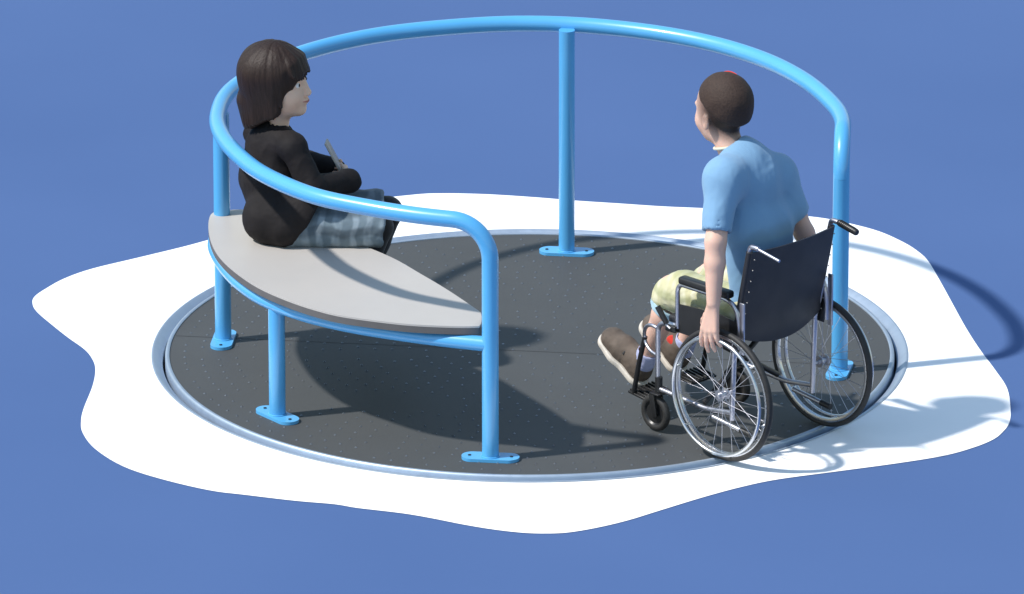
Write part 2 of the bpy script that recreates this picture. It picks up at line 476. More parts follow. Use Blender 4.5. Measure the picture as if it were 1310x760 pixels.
def ring_sheet(name, outer, z, mat, rin=RI):
    bm = bmesh.new(); n = len(outer)
    o = [bm.verts.new((p[0], p[1], z)) for p in outer]
    i = []
    for p in outer:
        a = math.atan2(p[1], p[0]); i.append(bm.verts.new((rin*math.cos(a), rin*math.sin(a), z)))
    for k in range(n):
        bm.faces.new((i[k], i[(k+1) % n], o[(k+1) % n], o[k]))
    ob = obj(name, bm, mat); ob['kind'] = 'structure'; return ob
g = []
for k in range(256):
    a = 2*math.pi*k/256; g.append((400*math.cos(a), 400*math.sin(a)))
ring_sheet('ground', g, -.0018, M['ground'], RI+.0005)
ring_sheet('white_ground_patch', blob, 0.0, M['white'])
bm = bmesh.new(); lathe(bm, [(RI+.0012, -.0045), (RI+.001, -.07), (.002, -.07)], 192)
o = obj('ground_pit', bm, M['pit']); o['kind'] = 'structure'

bm = bmesh.new()
lathe(bm, [(1.2545, .0015), (1.254, .003), (1.251, .0042), (1.247, .0035), (1.222, -.015), (1.218, -.019), (1.217, -.06)], 256)
o = obj('surround_ring', bm, M['ring'])
o['label'] = 'flat galvanised steel ring set in the white ground around the turning platform'; o['category'] = 'ring'

# ------------------------------------------------------------------ merry-go-round
mg = empty('merry_go_round', (0, 0, 0), 0, 'sky blue tubular merry-go-round with dark round platform and curved grey bench', 'merry-go-round')
PZ = .002
bm = bmesh.new()
lathe(bm, [(1.209, -.05), (1.209, -.002), (1.2075, .004), (1.204, .0068), (1.197, .0068), (1.1945, .005), (1.1935, -.004)], 256)
obj('platform_rim', bm, M['ring'], mg)
bm = bmesh.new()
SEG = 256
rings = lathe(bm, [(1.193, -.04), (1.193, PZ)], SEG)
bm.faces.new(rings[1])
for f in bm.faces: f.material_index = 0
# tread studs on concentric circles (surface pattern, part of the plate)
def stud(x, y):
    r = .0052; h = .0040
    top = bm.verts.new((x, y, PZ+h)); b = [bm.verts.new((x+r*math.cos(k*math.pi/3), y+r*math.sin(k*math.pi/3), PZ+.0002)) for k in range(6)]
    for k in range(6):
        f = bm.faces.new((b[k], b[(k+1) % 6], top)); f.material_index = 1
for k in range(1, 21):
    r = .0572*k
    n = int(2*math.pi*r/.0605)
    for i in range(n):
        a = 2*math.pi*i/n + k*.37
        deg = math.degrees(a) % 60
        if deg < 3.0/ (r+.15): continue
        if noise.noise(Vector((math.cos(a)*r*3.1, math.sin(a)*r*3.1, 2))) > .38: continue
        if random.random() < .06: continue
        stud(r*math.cos(a), r*math.sin(a))
# two hair-line seams across the plate
for ang in (-7.5,):
    a = R(ang); u = Vector((math.cos(a), math.sin(a), 0)); v = Vector((-u.y, u.x, 0))
    q = [u*1.19+v*.0013, -u*1.19+v*.0013, -u*1.19-v*.0013, u*1.19-v*.0013]
    f = bm.faces.new([bm.verts.new((p.x, p.y, PZ+.0008)) for p in q]); f.material_index = 2
me = bpy.data.meshes.new('platform_plate'); bm.normal_update(); bm.to_mesh(me); bm.free()
pl = link_mesh('platform_plate', me, [M['plate'], M['stud'], M['seam']], mg)

HR, HB, RR = .806, .394, 1.037
TR = .0272
def pol(r, deg, z=0): return Vector((r*math.cos(R(deg)), r*math.sin(R(deg)), z))
P3 = Vector((-.1265, -1.0405, 0)); P5 = Vector((1.0215, -.2037, 0)); P1 = Vector((-1.019, .10, 0)); P4 = Vector((.1262, 1.000, 0)); P2 = Vector((-.822, -.640, 0))
RAILR = [(263, 1.050), (250, 1.030), (238, 1.028), (228, 1.036), (216, 1.025), (205, 1.016), (190, 1.018), (176, 1.030), (160, 1.045), (140, 1.054), (120, 1.058), (100, 1.052), (85, 1.053), (70, 1.042), (55, 1.034), (40, 1.022), (25, 1.012), (10, 1.018), (0, 1.030), (-11.3, 1.040)]
cps = [pol(r, d, HR) for d, r in RAILR]
cps[0] = Vector((P3.x, P3.y, HR)); cps[-1] = Vector((P5.x, P5.y, HR))
path = catmull(cps, 8, closed=False)
def cut(path, corner, d):
    return [p for p in path if (p-corner).length > d]
c0, c1 = path[0].copy(), path[-1].copy()
d0, d1 = .125, .13
mid = cut(cut(path, c0, d0+.005), c1, d1+.005)
ra = arc_fillet(c0-Vector((0, 0, 1)), c0, mid[0], d0, 12)
rb = arc_fillet(mid[-1], c1, c1-Vector((0, 0, 1)), d1, 12)
def footed(bm, p, ztop):
    tube(bm, [(p.x, p.y, PZ+.008), (p.x, p.y, ztop)], TR, 32)
def rail_post_path(): return
bm = bmesh.new()
tube(bm, ra+mid+rb, TR, 32, cap=False)
obj('hand_rail', bm, M['blue'], mg)
def base_plate(p, parent):
    bm = bmesh.new(); a = math.atan2(p.y, p.x)+math.pi/2
    pts = []
    for k in range(25):
        t = -math.pi/2+math.pi*k/24; pts.append((.058+.036*math.cos(t), .036*math.sin(t)))
    for k in range(25):
        t = math.pi/2+math.pi*k/24; pts.append((-.058+.036*math.cos(t), .036*math.sin(t)))
    rot = Matrix.Rotation(a, 2)
    pts = [tuple(rot @ Vector(q)+Vector((p.x, p.y))) for q in pts]
    prism(bm, pts, PZ+.0005, PZ+.011, .003)
    o = obj('base_plate', bm, M['blue'], parent, 30)
    for sgn in (-1, 1):
        q = rot @ Vector((sgn*.068, 0))
        bm = bmesh.new()
        lathe(bm, [(.0055, 0), (.0055, .002), (.003, .003), (.0001, .003)], 12, (p.x+q.x, p.y+q.y, PZ+.0112))
        obj('bolt', bm, M['plastic'], o)
def post(p, ztop):
    bm = bmesh.new(); tube(bm, [(p.x, p.y, PZ+.009), (p.x, p.y, ztop)], TR*1.0, 32)
    # weld bead at the foot
    tube(bm, [(p.x+(TR+.001)*math.cos(k*math.pi/16), p.y+(TR+.001)*math.sin(k*math.pi/16), PZ+.0125) for k in range(32)], .0028, 6, closed=True)
    o = obj('post', bm, M['blue'], mg); base_plate(p, o)
post(P3, HR-d0+.001); post(P5, HR-d1+.001); post(P1, HR-.005); post(P4, HR-.005); post(P2, HB-.005)
bm = bmesh.new()
br = [P3+Vector((0, 0, HB))] + [pol(r, d, HB) for d, r in ((255, 1.030), (245, 1.024), (235, 1.034), (225, 1.045), (215, 1.050), (205, 1.042), (195, 1.036), (185, 1.040), (178, 1.036))] + [P1+Vector((-.004, .0, HB))]
tube(bm, catmull(br, 6, closed=False), .0245, 24)
obj('bench_support_ring', bm, M['blue'], mg)
# seat
SEAT = [(-1.056,0.090),(-1.060,-0.03),(-1.045,-0.190),(-1.012,-0.340),(-0.955,-0.490),(-0.880,-0.635),(-0.785,-0.760),(-0.688,-0.857),(-0.590,-0.925),(-0.410,-0.995),(-0.265,-1.020),(-0.176,-1.022),(-0.158,-1.004),(-0.157,-0.900),(-0.176,-0.850),(-0.265,-0.670),(-0.360,-0.500),(-0.456,-0.338),(-0.600,-0.165),(-0.750,-0.020),(-0.905,0.112),(-0.930,0.135),(-0.965,0.146),(-0.997,0.137),(-1.035,0.130)]
sp = [(p.x, p.y) for p in catmull([(x, y, 0) for x, y in SEAT], 4)]
bm = bmesh.new(); prism(bm, sp, .4215, .4435, 0)
obj('seat_board', bm, M['seat_edge'], mg, 30)
bm = bmesh.new(); cx = sum(p[0] for p in sp)/len(sp); cy = sum(p[1] for p in sp)/len(sp)
prism(bm, [(cx+(x-cx)*1.001, cy+(y-cy)*1.001) for x, y in sp], .4438, .4500, .0022)
obj('seat_top', bm, M['seat'], mg, 30)
# brackets under the seat
SZ = .450

# ------------------------------------------------------------------ wheelchair
WO = Vector((.806, -.916, .0)); WA = math.atan2(.709, -.705)
wc = empty('wheelchair', (WO.x-.022, WO.y+.030, .002), WA, 'manual wheelchair with black sling back and chrome frame at the platform edge', 'wheelchair')
def wtube(name, pts, r=.0085, mat='chrome', fil=.02, parent=None, seg=14):
    bm = bmesh.new(); poly_tube(bm, pts, r, fil, seg); return obj(name, bm, M[mat], parent or wc)
RW = .2215; WZ = RW+.002
def torus(bm, r, rt, y, seg=96, ts=14, c=(0, 0), sx=1.0):
    rings = []
    for k in range(seg):
        a = 2*math.pi*k/seg
        rings.append([bm.verts.new((c[0]+(r+rt*math.cos(2*math.pi*j/ts))*math.cos(a), y+rt*sx*math.sin(2*math.pi*j/ts), c[1]+(r+rt*math.cos(2*math.pi*j/ts))*math.sin(a))) for j in range(ts)])
    for k in range(seg):
        a, b = rings[k], rings[(k+1) % seg]
        for j in range(ts): bm.faces.new((a[j], a[(j+1) % ts], b[(j+1) % ts], b[j]))
def big_wheel(y, sg):
    w = bpy.data.objects.new('wheel', None); C.objects.link(w); w.parent = wc
    bm = bmesh.new(); torus(bm, RW-.0095, .0095, y, 96, 14, (0, WZ), 1.15); obj('tyre', bm, M['tyre'], w)
    bm = bmesh.new()
    prof = [(RW-.017, -.008), (RW-.017, .008), (RW-.022, .009), (RW-.028, .006), (RW-.030, 0), (RW-.028, -.006), (RW-.022, -.009)]
    lathe(bm, prof, 96, (0, y, WZ), 'y', closed=True); obj('rim', bm, M['rim'], w)
    bm = bmesh.new(); torus(bm, RW-.028, .0062, y+sg*.030, 96, 10, (0, WZ))
    for k in range(6):
        a = k*math.pi/3+.3; rr = RW-.026
        tube(bm, [((rr)*math.cos(a), y+sg*.004, WZ+rr*math.sin(a)), ((rr-.002)*math.cos(a), y+sg*.030, WZ+(rr-.002)*math.sin(a))], .0035, 8)
    obj('push_rim', bm, M['rim'], w)
    bm = bmesh.new()
    lathe(bm, [(.0001, -.024), (.008, -.024), (.009, -.02), (.009, -.016), (.019, -.016), (.019, -.012), (.011, -.010), (.011, .010), (.019, .012), (.019, .016), (.009, .016), (.009, .024), (.0001, .025)], 24, (0, y, WZ), 'y')
    tube(bm, [(0, y-sg*.02, WZ), (0, sg*.187, WZ)], .006, 10)
    obj('hub', bm, M['chrome'], w)
    for k in range(28):
        a = 2*math.pi*k/28; s2 = 1 if k % 2 else -1; tw = (.9 if (k//2) % 2 else -.9)
        b = a+tw
        bm = bmesh.new()
        tube(bm, [(.018*math.cos(b), y+s2*.014, WZ+.018*math.sin(b)), ((RW-.028)*math.cos(a), y+s2*.002, WZ+(RW-.028)*math.sin(a))], .0008, 5)
        obj('spoke', bm, M['chrome'], w)
big_wheel(.232, 1); big_wheel(-.232, -1)
def caster(y):
    w = bpy.data.objects.new('caster_wheel', None); C.objects.link(w); w.parent = wc
    fx, rz = .344, .062
    bm = bmesh.new(); torus(bm, rz-.013, .013, y, 40, 12, (fx, rz+PZ), .95); obj('tyre', bm, M['tyre'], w)
    bm = bmesh.new()
    lathe(bm, [(.0001, -.012), (.014, -.012), (.016, -.006), (.036, -.005), (.041, -.010), (.041, .010), (.036, .005), (.016, .006), (.014, .012), (.0001, .012)], 32, (fx, y, rz+PZ), 'y'); obj('hub', bm, M['plastic'], w)
    bm = bmesh.new()
    for s2 in (-1, 1):
        box(bm, (fx-.006, y+s2*.020, rz+PZ+.030), (.022, .004, .078), Matrix.Rotation(.2, 3, 'Y'), .0015)
    box(bm, (fx-.012, y, rz+PZ+.070), (.040, .046, .006), None, .002)
    tube(bm, [(fx-.014, y, rz+PZ+.07), (fx-.014, y, rz+PZ+.105)], .011, 16)
    obj('fork', bm, M['plastic'], w)
caster(.187); caster(-.187)
for s in (1, -1):
    y = .187*s
    # back cane: lower foot to handle
    wtube('back_cane', [(0.0, y, .125), (-.010, y, .40), (-.030, y, .46), (-.073, y, .715), (-.078, y, .735), (-.105, y, .735), (-.112, y, .7335)], .0085, 'chrome', .022)
    if s > 0:
        wtube('push_handle', [(-.100, y, .735), (-.205, y, .716)], .0052, 'chrome')
    else:
        bm = bmesh.new(); tube(bm, [(-.108, y, .735), (-.112, y, .7345), (-.188, y, .7195), (-.193, y, .7185)], [.0085, .0105, .0115, .009], 16); 
        for q in range(9):
            t = q/9; cpt = Vector((-.118-.065*t, y, .7335-.0125*t)); tube(bm, [cpt, cpt+Vector((-.0035, 0, -.0007))], .0120, 16)
        obj('push_handle', bm, M['plastic'], wc)
    # side frame
    wtube('side_frame', [(-.014, y, .385), (.300, y, .385), (.335, y, .365), (.335, y, .140)], .0085, 'chrome', .03)
    wtube('side_frame', [(.0, y, .150), (.12, y, .135), (.335, y, .150)], .0085, 'chrome', .02)
    wtube('anti_tip_tube', [(.085, y, .115), (-.045, y, .100)], .0085, 'chrome')
    wtube('anti_tip_tube', [(-.040, y, .101), (-.082, y, .096)], .0105, 'plastic')
    # arm rest
    ya = .202*s
    wtube('arm_frame', [(.232, ya, .385), (.232, ya, .520), (.218, ya, .538), (.01, ya, .538), (-.028, ya, .520), (-.045, ya, .470), (-.048, ya, .385)], .0080, 'chrome', .025)
    bm = bmesh.new(); box(bm, (.105, ya, .556), (.225, .036, .026), None, .009); obj('arm_pad', bm, M['plastic'], wc)
    # skirt guard
    bm = bmesh.new()
    pts = [(.236, .372), (.236, .468), (.16, .474), (.03, .478), (-.035, .47), (-.035, .372)]
    a = [bm.verts.new((x, ya-.0018, z)) for x, z in pts]; b = [bm.verts.new((x, ya+.0018, z)) for x, z in pts]
    bm.faces.new(a); bm.faces.new(b[::-1])
    for i in range(6): bm.faces.new((a[i], b[i], b[(i+1) % 6], a[(i+1) % 6]))
    obj('side_guard', bm, M['plastic'], wc)
    # rear flat bar
    bm = bmesh.new(); box(bm, (-.060, .205*s, .455), (.020, .007, .175), None, .002); obj('rear_bar', bm, M['chrome'], wc)
    # brake lever
    wtube('brake_lever', [(.245, .222*s, .385), (.262, .222*s, .392), (.285, .224*s, .425)], .0048, 'chrome', .01)
    bm = bmesh.new(); tube(bm, [(.262, .222*s, .398), (.300, .225*s, .448)], [.009, .010], 12); obj('brake_grip', bm, M['plastic'], wc)
    bm = bmesh.new(); box(bm, (.250, .214*s, .382), (.045, .010, .022), None, .003); obj('brake_mount', bm, M['plastic'], wc)
    # leg rest hanger
    yh = .180*s
    wtube('leg_rest_tube', [(.335, yh, .350), (.375, yh, .358), (.412, yh-.01*s, .335), (.425, yh-.02*s, .290), (.392, yh-.01*s, .262), (.335, yh, .255)], .0062, 'chrome', .03)
    wtube('leg_rest_tube', [(.418, yh-.018*s, .300), (.448, yh-.02*s, .200), (.470, yh-.02*s, .095)], .0085, 'plastic', .02)
    # foot plate, ribbed
    fp = Matrix.Rotation(-.12, 3, 'Y')
    bm = bmesh.new(); box(bm, (.452, .106*s, .088), (.082, .120, .008), fp, .002)
    for q in range(7):
        box(bm, (.452, (.056+q*.0165)*s, .0945), (.078, .006, .006), fp, .001)
    obj('foot_plate', bm, M['plastic'], wc)
    wtube('foot_plate_clamp', [(.470, yh-.02*s, .095), (.470, .100*s, .083)], .0075, 'plastic')
    wtube('caster_housing', [(.331, y, .132), (.331, y, .190)], .0125, 'plastic')
# cross brace
wtube('cross_brace', [(.13, .182, .150), (.13, -.176, .378)], .0095, 'plastic')
wtube('cross_brace', [(.152, -.182, .150), (.152, .176, .378)], .0095, 'plastic')
# back sling (curved, sagging lower edge) with rivets
def back_pt(u, v):
    """u -1..1 across, v 0..1 bottom to top"""
    z0 = .412-.042*(1-u*u); z1 = .716-.004*(1-u*u)
    z = z0+(z1-z0)*v
    xf = -.010-(.066)*max(0, (z-.40))/.316
    bul = -.024*(1-u*u)*(1-.35*v)
    return Vector((xf+bul-.0095, .187*u*1.03, z))
bm = bmesh.new(); nu, nv = 28, 20; ga, gb = [], []
for j in range(nv+1):
    ra_, rb_ = [], []
    for i in range(nu+1):
        p = back_pt(-1+2*i/nu, j/nv); w = .0016*noise.noise(p*14)
        ra_.append(bm.verts.new(p+Vector((w-.003, 0, 0)))); rb_.append(bm.verts.new(p+Vector((w+.003, 0, 0))))
    ga.append(ra_); gb.append(rb_)
for j in range(nv):
    for i in range(nu):
        bm.faces.new((ga[j][i], ga[j][i+1], ga[j+1][i+1], ga[j+1][i])); bm.faces.new((gb[j][i+1], gb[j][i], gb[j+1][i], gb[j+1][i+1]))
for j in range(nv):
    bm.faces.new((ga[j][0], ga[j+1][0], gb[j+1][0], gb[j][0])); bm.faces.new((ga[j+1][nu], ga[j][nu], gb[j][nu], gb[j+1][nu]))
for i in range(nu):
    bm.faces.new((ga[0][i+1], ga[0][i], gb[0][i], gb[0][i+1])); bm.faces.new((ga[nv][i], ga[nv][i+1], gb[nv][i+1], gb[nv][i]))
back = obj('back_sling', bm, M['vinyl'], wc, 60)
for s in (-1, 1):   # stitched edge sleeve round each cane and its rivets
    bm = bmesh.new(); tube(bm, [back_pt(s, v)+Vector((.0095, -s*.004, 0)) for v in [k/10 for k in range(11)]], .0118, 12); ed = obj('back_sleeve', bm, M['vinyl'], back)
    for k in range(8):
        p = back_pt(s*.96, .05+k*.125); bm = bmesh.new(); bmesh.ops.create_icosphere(bm, subdivisions=1, radius=.0026, matrix=Matrix.Translation(p+Vector((-.0115, 0, 0)))); obj('rivet', bm, M['brass'], ed)
bm = bmesh.new()
box(bm, (.145, 0, .398), (.30, .368, .030), None, .010); obj('seat_cushion', bm, M['vinyl'], wc)

def stubble(m, c, rad):
    # close-cropped hair growing thinner towards the hair line, as colour of the scalp skin itself
    nt = m.node_tree; b = nt.nodes['Principled BSDF']; old = b.inputs['Base Color'].links[0].from_socket
    tc = nt.nodes.new('ShaderNodeTexCoord'); sb = nt.nodes.new('ShaderNodeVectorMath'); sb.operation = 'SUBTRACT'; sb.inputs[1].default_value = tuple(c)
    dv = nt.nodes.new('ShaderNodeVectorMath'); dv.operation = 'DIVIDE'; dv.inputs[1].default_value = rad
    ln = nt.nodes.new('ShaderNodeVectorMath'); ln.operation = 'LENGTH'
    nt.links.new(tc.outputs['Object'], sb.inputs[0]); nt.links.new(sb.outputs[0], dv.inputs[0]); nt.links.new(dv.outputs[0], ln.inputs[0])
    nz = noise_tex(nt, tc.outputs['Object'], 220, 2)
    ad = nt.nodes.new('ShaderNodeMath'); ad.operation = 'MULTIPLY_ADD'; nt.links.new(nz, ad.inputs[0]); ad.inputs[1].default_value = .10; nt.links.new(ln.outputs['Value'], ad.inputs[2])
    rr = ramp(nt, ad.outputs[0], [(.98, (1, 1, 1)), (1.0, (1, 1, 1))])
    mr = nt.nodes.new('ShaderNodeMapRange'); mr.inputs['From Min'].default_value = 1.0; mr.inputs['From Max'].default_value = 1.38
    mr.inputs['To Min'].default_value = 1.0; mr.inputs['To Max'].default_value = 0.0
    nt.links.new(ad.outputs[0], mr.inputs['Value'])
    mx = nt.nodes.new('ShaderNodeMix'); mx.data_type = 'RGBA'; nt.links.new(mr.outputs['Result'], mx.inputs['Factor'])
    nt.links.new(old, mx.inputs['A']); mx.inputs['B'].default_value = (.035, .021, .016, 1)
    nt.links.new(mx.outputs['Result'], b.inputs['Base Color'])

# ------------------------------------------------------------------ boy (wheelchair frame coordinates)
boy = empty('person', (WO.x, WO.y, 0), WA, 'child in a light blue T-shirt and pale yellow shorts sitting in the wheelchair', 'person')
SH_L, EL_L, WR_L = (.112, .150, .925), (.066, .232, .740), (.045, .262, .545)
SH_R, EL_R, WR_R = (.126, -.112, .868), (.098, -.172, .728), (.050, -.238, .540)
s = SDF((-.13, -.33, .08), (.80, .33, 1.27), .0042)
HC = (.235, .026, 1.097); HA = yaw_mat(R(-5), R(6))
s.ell((.080, 0, .475), (.070, .115, .075), None, .03)
s.cap((.075, 0, .50), (.106, 0, .74), .060, .068, .03, 1.65, (0, 1, 0))
s.cap((.106, 0, .74), (.130, .01, .865), .068, .058, .03, 1.55, (0, 1, 0))
s.cap((.155, .02, .89), (.215, .035, 1.02), .047, .044, .025)
for a, b in ((SH_L, 1), (SH_R, -1)): s.cap((.145, b*.03+.01, .905), a, .040, .040, .03)
for S_, E_, W_ in ((SH_L, EL_L, WR_L), (SH_R, EL_R, WR_R)):
    s.cap(S_, E_, .042, .034, .02); m_ = np.array(E_)*.65+np.array(W_)*.35
    s.cap(E_, m_, .034, .033, .012); s.cap(m_, W_, .033, .0225, .012)
for b in (1, -1):
    s.cap((.075, b*.065, .465), (.395, b*.09, .462), .062, .048, .025)
    s.cap((.395, b*.09, .455), (.43, b*.09, .37), .046, .042, .02)
    s.cap((.43, b*.09, .37), (.515, b*.09, .205), .042, .027, .015)
    s.cap((.525, b*.09, .185), (.66, b*.09, .232), .028, .022, .01)
hand_sdf(s, (.045, .264, .535), (.12, .06, -1), (1, .25, 0), (.1, -1, -.1), L=.094, curl=.24, spread=.28, rad=.0086, w=1.25)
hand_sdf(s, (.050, -.227, .530), (.10, -.20, -1), (1, -.1, 0), (0, 1, -.1), L=.078, curl=.22, spread=.35, rad=.0068)
PB = head_sdf(s, HC, HA, 1.0)
stubble(M['skin'], PB(-.042, 0, .034), (.095, .087, .106))
s.mesh('body', M['skin'], boy, None, 1)
# short hair: skull shell thinning out to the hair line
s = SDF((.07, -.12, .98), (.36, .12, 1.26), .0030)
s.ell(PB(-.016, 0, .033), (.1020, .0825, .0930), HA, .005)
s.ell(PB(-.050, 0, -.014), (.042, .054, .056), HA, .03)
s.plane(PB(.052, 0, .062), HA @ np.array([1, 0, -.35]), .006)
s.ell(PB(.055, .085, -.035), (.085, .055, .060), HA, .012, 'sub'); s.ell(PB(.055, -.085, -.035), (.085, .055, .060), HA, .012, 'sub')
s.plane(PB(-.060, 0, -.046), HA @ np.array([.25, 0, -1]), .016); s.plane(PB(-.034, 0, -.012), HA @ np.array([.60, 0, -.80]), .020)
def hair_n(V, Nn):
    o = np.array([noise.noise(Vector(v)*160)*.0005+noise.noise(Vector(v)*30)*.0012 for v in V]); return V+Nn*o[:, None]
s.mesh('hair', M['hair_boy'], boy, hair_n, 1)
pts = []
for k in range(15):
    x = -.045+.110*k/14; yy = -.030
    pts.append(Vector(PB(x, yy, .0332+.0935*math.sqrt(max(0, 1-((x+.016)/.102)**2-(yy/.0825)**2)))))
bm = bmesh.new(); tube(bm, pts, [.0006+.0030*math.sin(math.pi*k/14) for k in range(15)], 8); obj('crown_highlight', bm, M['red'], boy)  # reddish rim light on the crown, put in as a thin red tube
for b in (1, -1):
    bm = bmesh.new(); bmesh.ops.create_uvsphere(bm, u_segments=16, v_segments=12, radius=.0115, matrix=Matrix.Translation(Vector(PB(.0775, b*.031, .003)))); e = obj('eye', bm, M['eye_white'], boy)
    bm = bmesh.new(); bmesh.ops.create_uvsphere(bm, u_segments=16, v_segments=12, radius=.0060, matrix=Matrix.Translation(Vector(PB(.0842, b*.031, .003)))); obj('iris', bm, M['iris'], e)
# T-shirt
s = SDF((-.13, -.31, .40), (.32, .31, 1.02), .0045)
s.ell((.082, 0, .475), (.076, .130, .072), None, .03)
s.cap((.078, 0, .48), (.105, 0, .74), .071, .078, .03, 1.66, (0, 1, 0))
s.cap((.105, 0, .74), (.128, .01, .855), .078, .066, .03, 1.60, (0, 1, 0))
s.cap((.128, .0, .885), (.168, .018, .952), .078, .054, .05)
s.cap((.146, .02, .945), (.116, .13, .918), .052, .044, .05); s.cap((.148, .005, .940), (.128, -.092, .880), .052, .046, .05)
for S_, E_, b in ((SH_L, EL_L, 1), (SH_R, EL_R, -1)):
    S_ = np.array(S_); E_ = np.array(E_); dr = (E_-S_)/np.linalg.norm(E_-S_)
    s.cap((.140, b*.04+.01, .900), S_, .055, .046, .05)
    s.cap(S_, E_+dr*.01, .047, .043, .05)
    pe = S_+dr*.150
    s.plane(pe, dr, 0, (tuple(E_+dr*.05), .095))
    s.cap(pe-dr*.015, E_+dr*.05, .0365, .038, 0, op='sub')
s.cap((.190, .030, .965), (.222, .038, 1.07), .0475, .052, .003, op='sub')
s.plane((0, 0, .432), (0, 0, -1), .0)
s.mesh('t_shirt', M['shirt'], boy, folds([(.0050, (5, 9, 2.0)), (.0030, (12, 16, 3.0)), (.0008, (45, 45, 25)), (.0060, (4, 10, 7))], 3.), 2)
bm = bmesh.new()
cn = Vector((.200, .033, .985)); ax = Vector((.032, 0, .115)).normalized(); sx_ = Vector((0, 1, 0)); sy_ = ax.cross(sx_)
tube(bm, [cn+(sx_*math.cos(t)+sy_*math.sin(t)*1.06)*.0475 for t in [2*math.pi*k/40 for k in range(40)]], .0048, 8, closed=True)
obj('collar', bm, M['collar'], boy)
# shorts
s = SDF((-.10, -.20, .38), (.50, .20, .62), .0042)
s.ell((.086, 0, .475), (.082, .132, .064), None, .02)
for b in (1, -1):
    s.cap((.085, b*.070, .472), (.34, b*.094, .468), .068, .064, .03)
    s.cap((.34, b*.094, .470), (.405, b*.092, .440), .063, .060, .02)
s.plane((0, 0, .414), (0, 0, -1), .01, ((.1, 0, .34), .17))
for b in (1, -1):
    s.plane((.412, b*.092, .405), (.55, 0, -.83), 0, ((.44, b*.09, .37), .105))
    s.cap((.39, b*.092, .44), (.46, b*.092, .33), .050, .052, 0, op='sub')
s.mesh('shorts', M['shorts'], boy, folds([(.004, (16, 9, 16)), (.002, (40, 30, 40))], 9.), 1)
for b in (1, -1):   # pale blue hem band
    s = SDF((.33, b*.092-.09, .33), (.52, b*.092+.09, .50), .0035)
    s.cap((.39, b*.092, .435), (.45, b*.092, .340), .064, .060, 0)
    s.plane((.404, b*.092, .418), (-.55, 0, .83), 0); s.plane((.418, b*.092, .395), (.55, 0, -.83), 0)
    s.cap((.37, b*.092, .465), (.48, b*.092, .30), .0545, .0555, 0, op='sub')
    s.mesh('shorts_hem', M['hem'], boy, folds([(.002, (30, 30, 30))], b*2.), 1)
    # sock
    s = SDF((.44, b*.09-.06, .09), (.64, b*.09+.06, .28), .003)
    s.cap((.525, b*.09, .180), (.585, b*.092, .190), .034, .030, .01)
    s.cap((.492, b*.09, .250), (.525, b*.09, .180), .0345, .036, .004)
    s.plane((.509, b*.09, .222), (-.45, 0, .9), 0)
    s.cap((.49, b*.09, .26), (.514, b*.09, .212), .030, .030, 0, op='sub')
    s.mesh('sock', M['sock'], boy, folds([(.0015, (50, 50, 90))], 4.), 1)
    # shoe: long axis from heel to toe, pitched up
    A = yaw_mat(R(3*b), R(-36)); hc = np.array((.604, b*.092, .190))
    Q = lambda x, y, z: hc+A @ np.array([x, y, z])
    s = SDF((.46, b*.092-.075, .06), (.79, b*.092+.075, .34), .003)
    s.cap(Q(-.075, 0, .002), Q(.02, 0, .004), .038, .037, .02, .95, A[:, 1]); s.cap(Q(.02, 0, .002), Q(.066, 0, -.002), .041, .034, .02, 1.12, A[:, 1])
    s.ell(Q(.064, .002*b, -.002), (.042, .040, .030), A, .015)
    s.cap(Q(-.060, 0, .02), Q(-.064, 0, .055), .037, .037, .025); s.cap(Q(-.050, 0, .030), Q(.02, 0, .022), .032, .028, .02)
    s.plane(Q(0, 0, -.022), -A[:, 2], .003)
    s.cap(Q(-.062, 0, .062), Q(-.078, 0, .12), .030, .036, .003, op='sub')
    s.plane(Q(-.07, 0, .066), A[:, 2]+A[:, 0]*-.1, .004)
    sh = s.mesh('shoe', M['suede'], boy, folds([(.0012, (40, 40, 40))], 1.), 1)
    s = SDF((.44, b*.092-.085, .04), (.80, b*.092+.085, .34), .003)
    s.cap(Q(-.078, 0, -.026), Q(.02, 0, -.026), .042, .041, .02, .95, A[:, 1]); s.cap(Q(.02, 0, -.026), Q(.070, 0, -.024), .044, .039, .02, 1.12, A[:, 1])
    s.plane(Q(0, 0, -.019), A[:, 2], .002); s.plane(Q(0, 0, -.040), -A[:, 2], .004)
    s.mesh('sole', M['sole'], sh, None, 1)
    bm = bmesh.new()   # elastic gusset strap over the instep
    pts = []
    for k in range(13):
        t = -1.15+2.3*k/12; pts.append(Q(-.004+.004*math.cos(t*2), .0405*math.sin(t), .004+.0415*math.cos(t)*.95))
    tube(bm, pts, .0042, 8, flat=1.6); obj('strap', bm, M['tyre'], sh)
    if b < 0:
        bm = bmesh.new(); box(bm, Q(-.040, .012, .046), (.050, .048, .026), Matrix([list(r) for r in A]), .010); obj('tongue', bm, M['red'], sh)

# ------------------------------------------------------------------ girl on the bench (world axes, origin at her hips)
GO = np.array((-.82, -.12, SZ))
girl = empty('person', tuple(GO), 0, 'child with a dark bob, black jacket and grey plaid skirt sitting on the curved bench', 'person')
W = lambda x, y, z: (x-GO[0], y-GO[1], z-GO[2])
lat = np.array((.57, -.82, 0.)); fw = np.array((.82, .57, 0.))   # towards her right (near) side, forward
hips = np.array((-.835, -.115, .52)); mid_ = np.array((-.852, -.085, .64)); chest = np.array((-.850, -.085, .74)); neck0 = np.array((-.835, -.085, .815)); neck1 = np.array((-.815, -.085, .90))
shN = np.array((-.775, -.190, .778)); shF = np.array((-.893, .010, .758))
elN = np.array((-.712, -.235, .652)); elF = np.array((-.790, .105, .650))
wrN = np.array((-.590, -.120, .640)); wrF = np.array((-.640, .030, .625))
HCg = np.array((-.826, -.085, .971)); HAg = yaw_mat(R(-20), R(-3), R(3)); HS = 1.02
s = SDF(GO*0+(-.20, -.22, -.37), (.52, .32, .70), .0042)
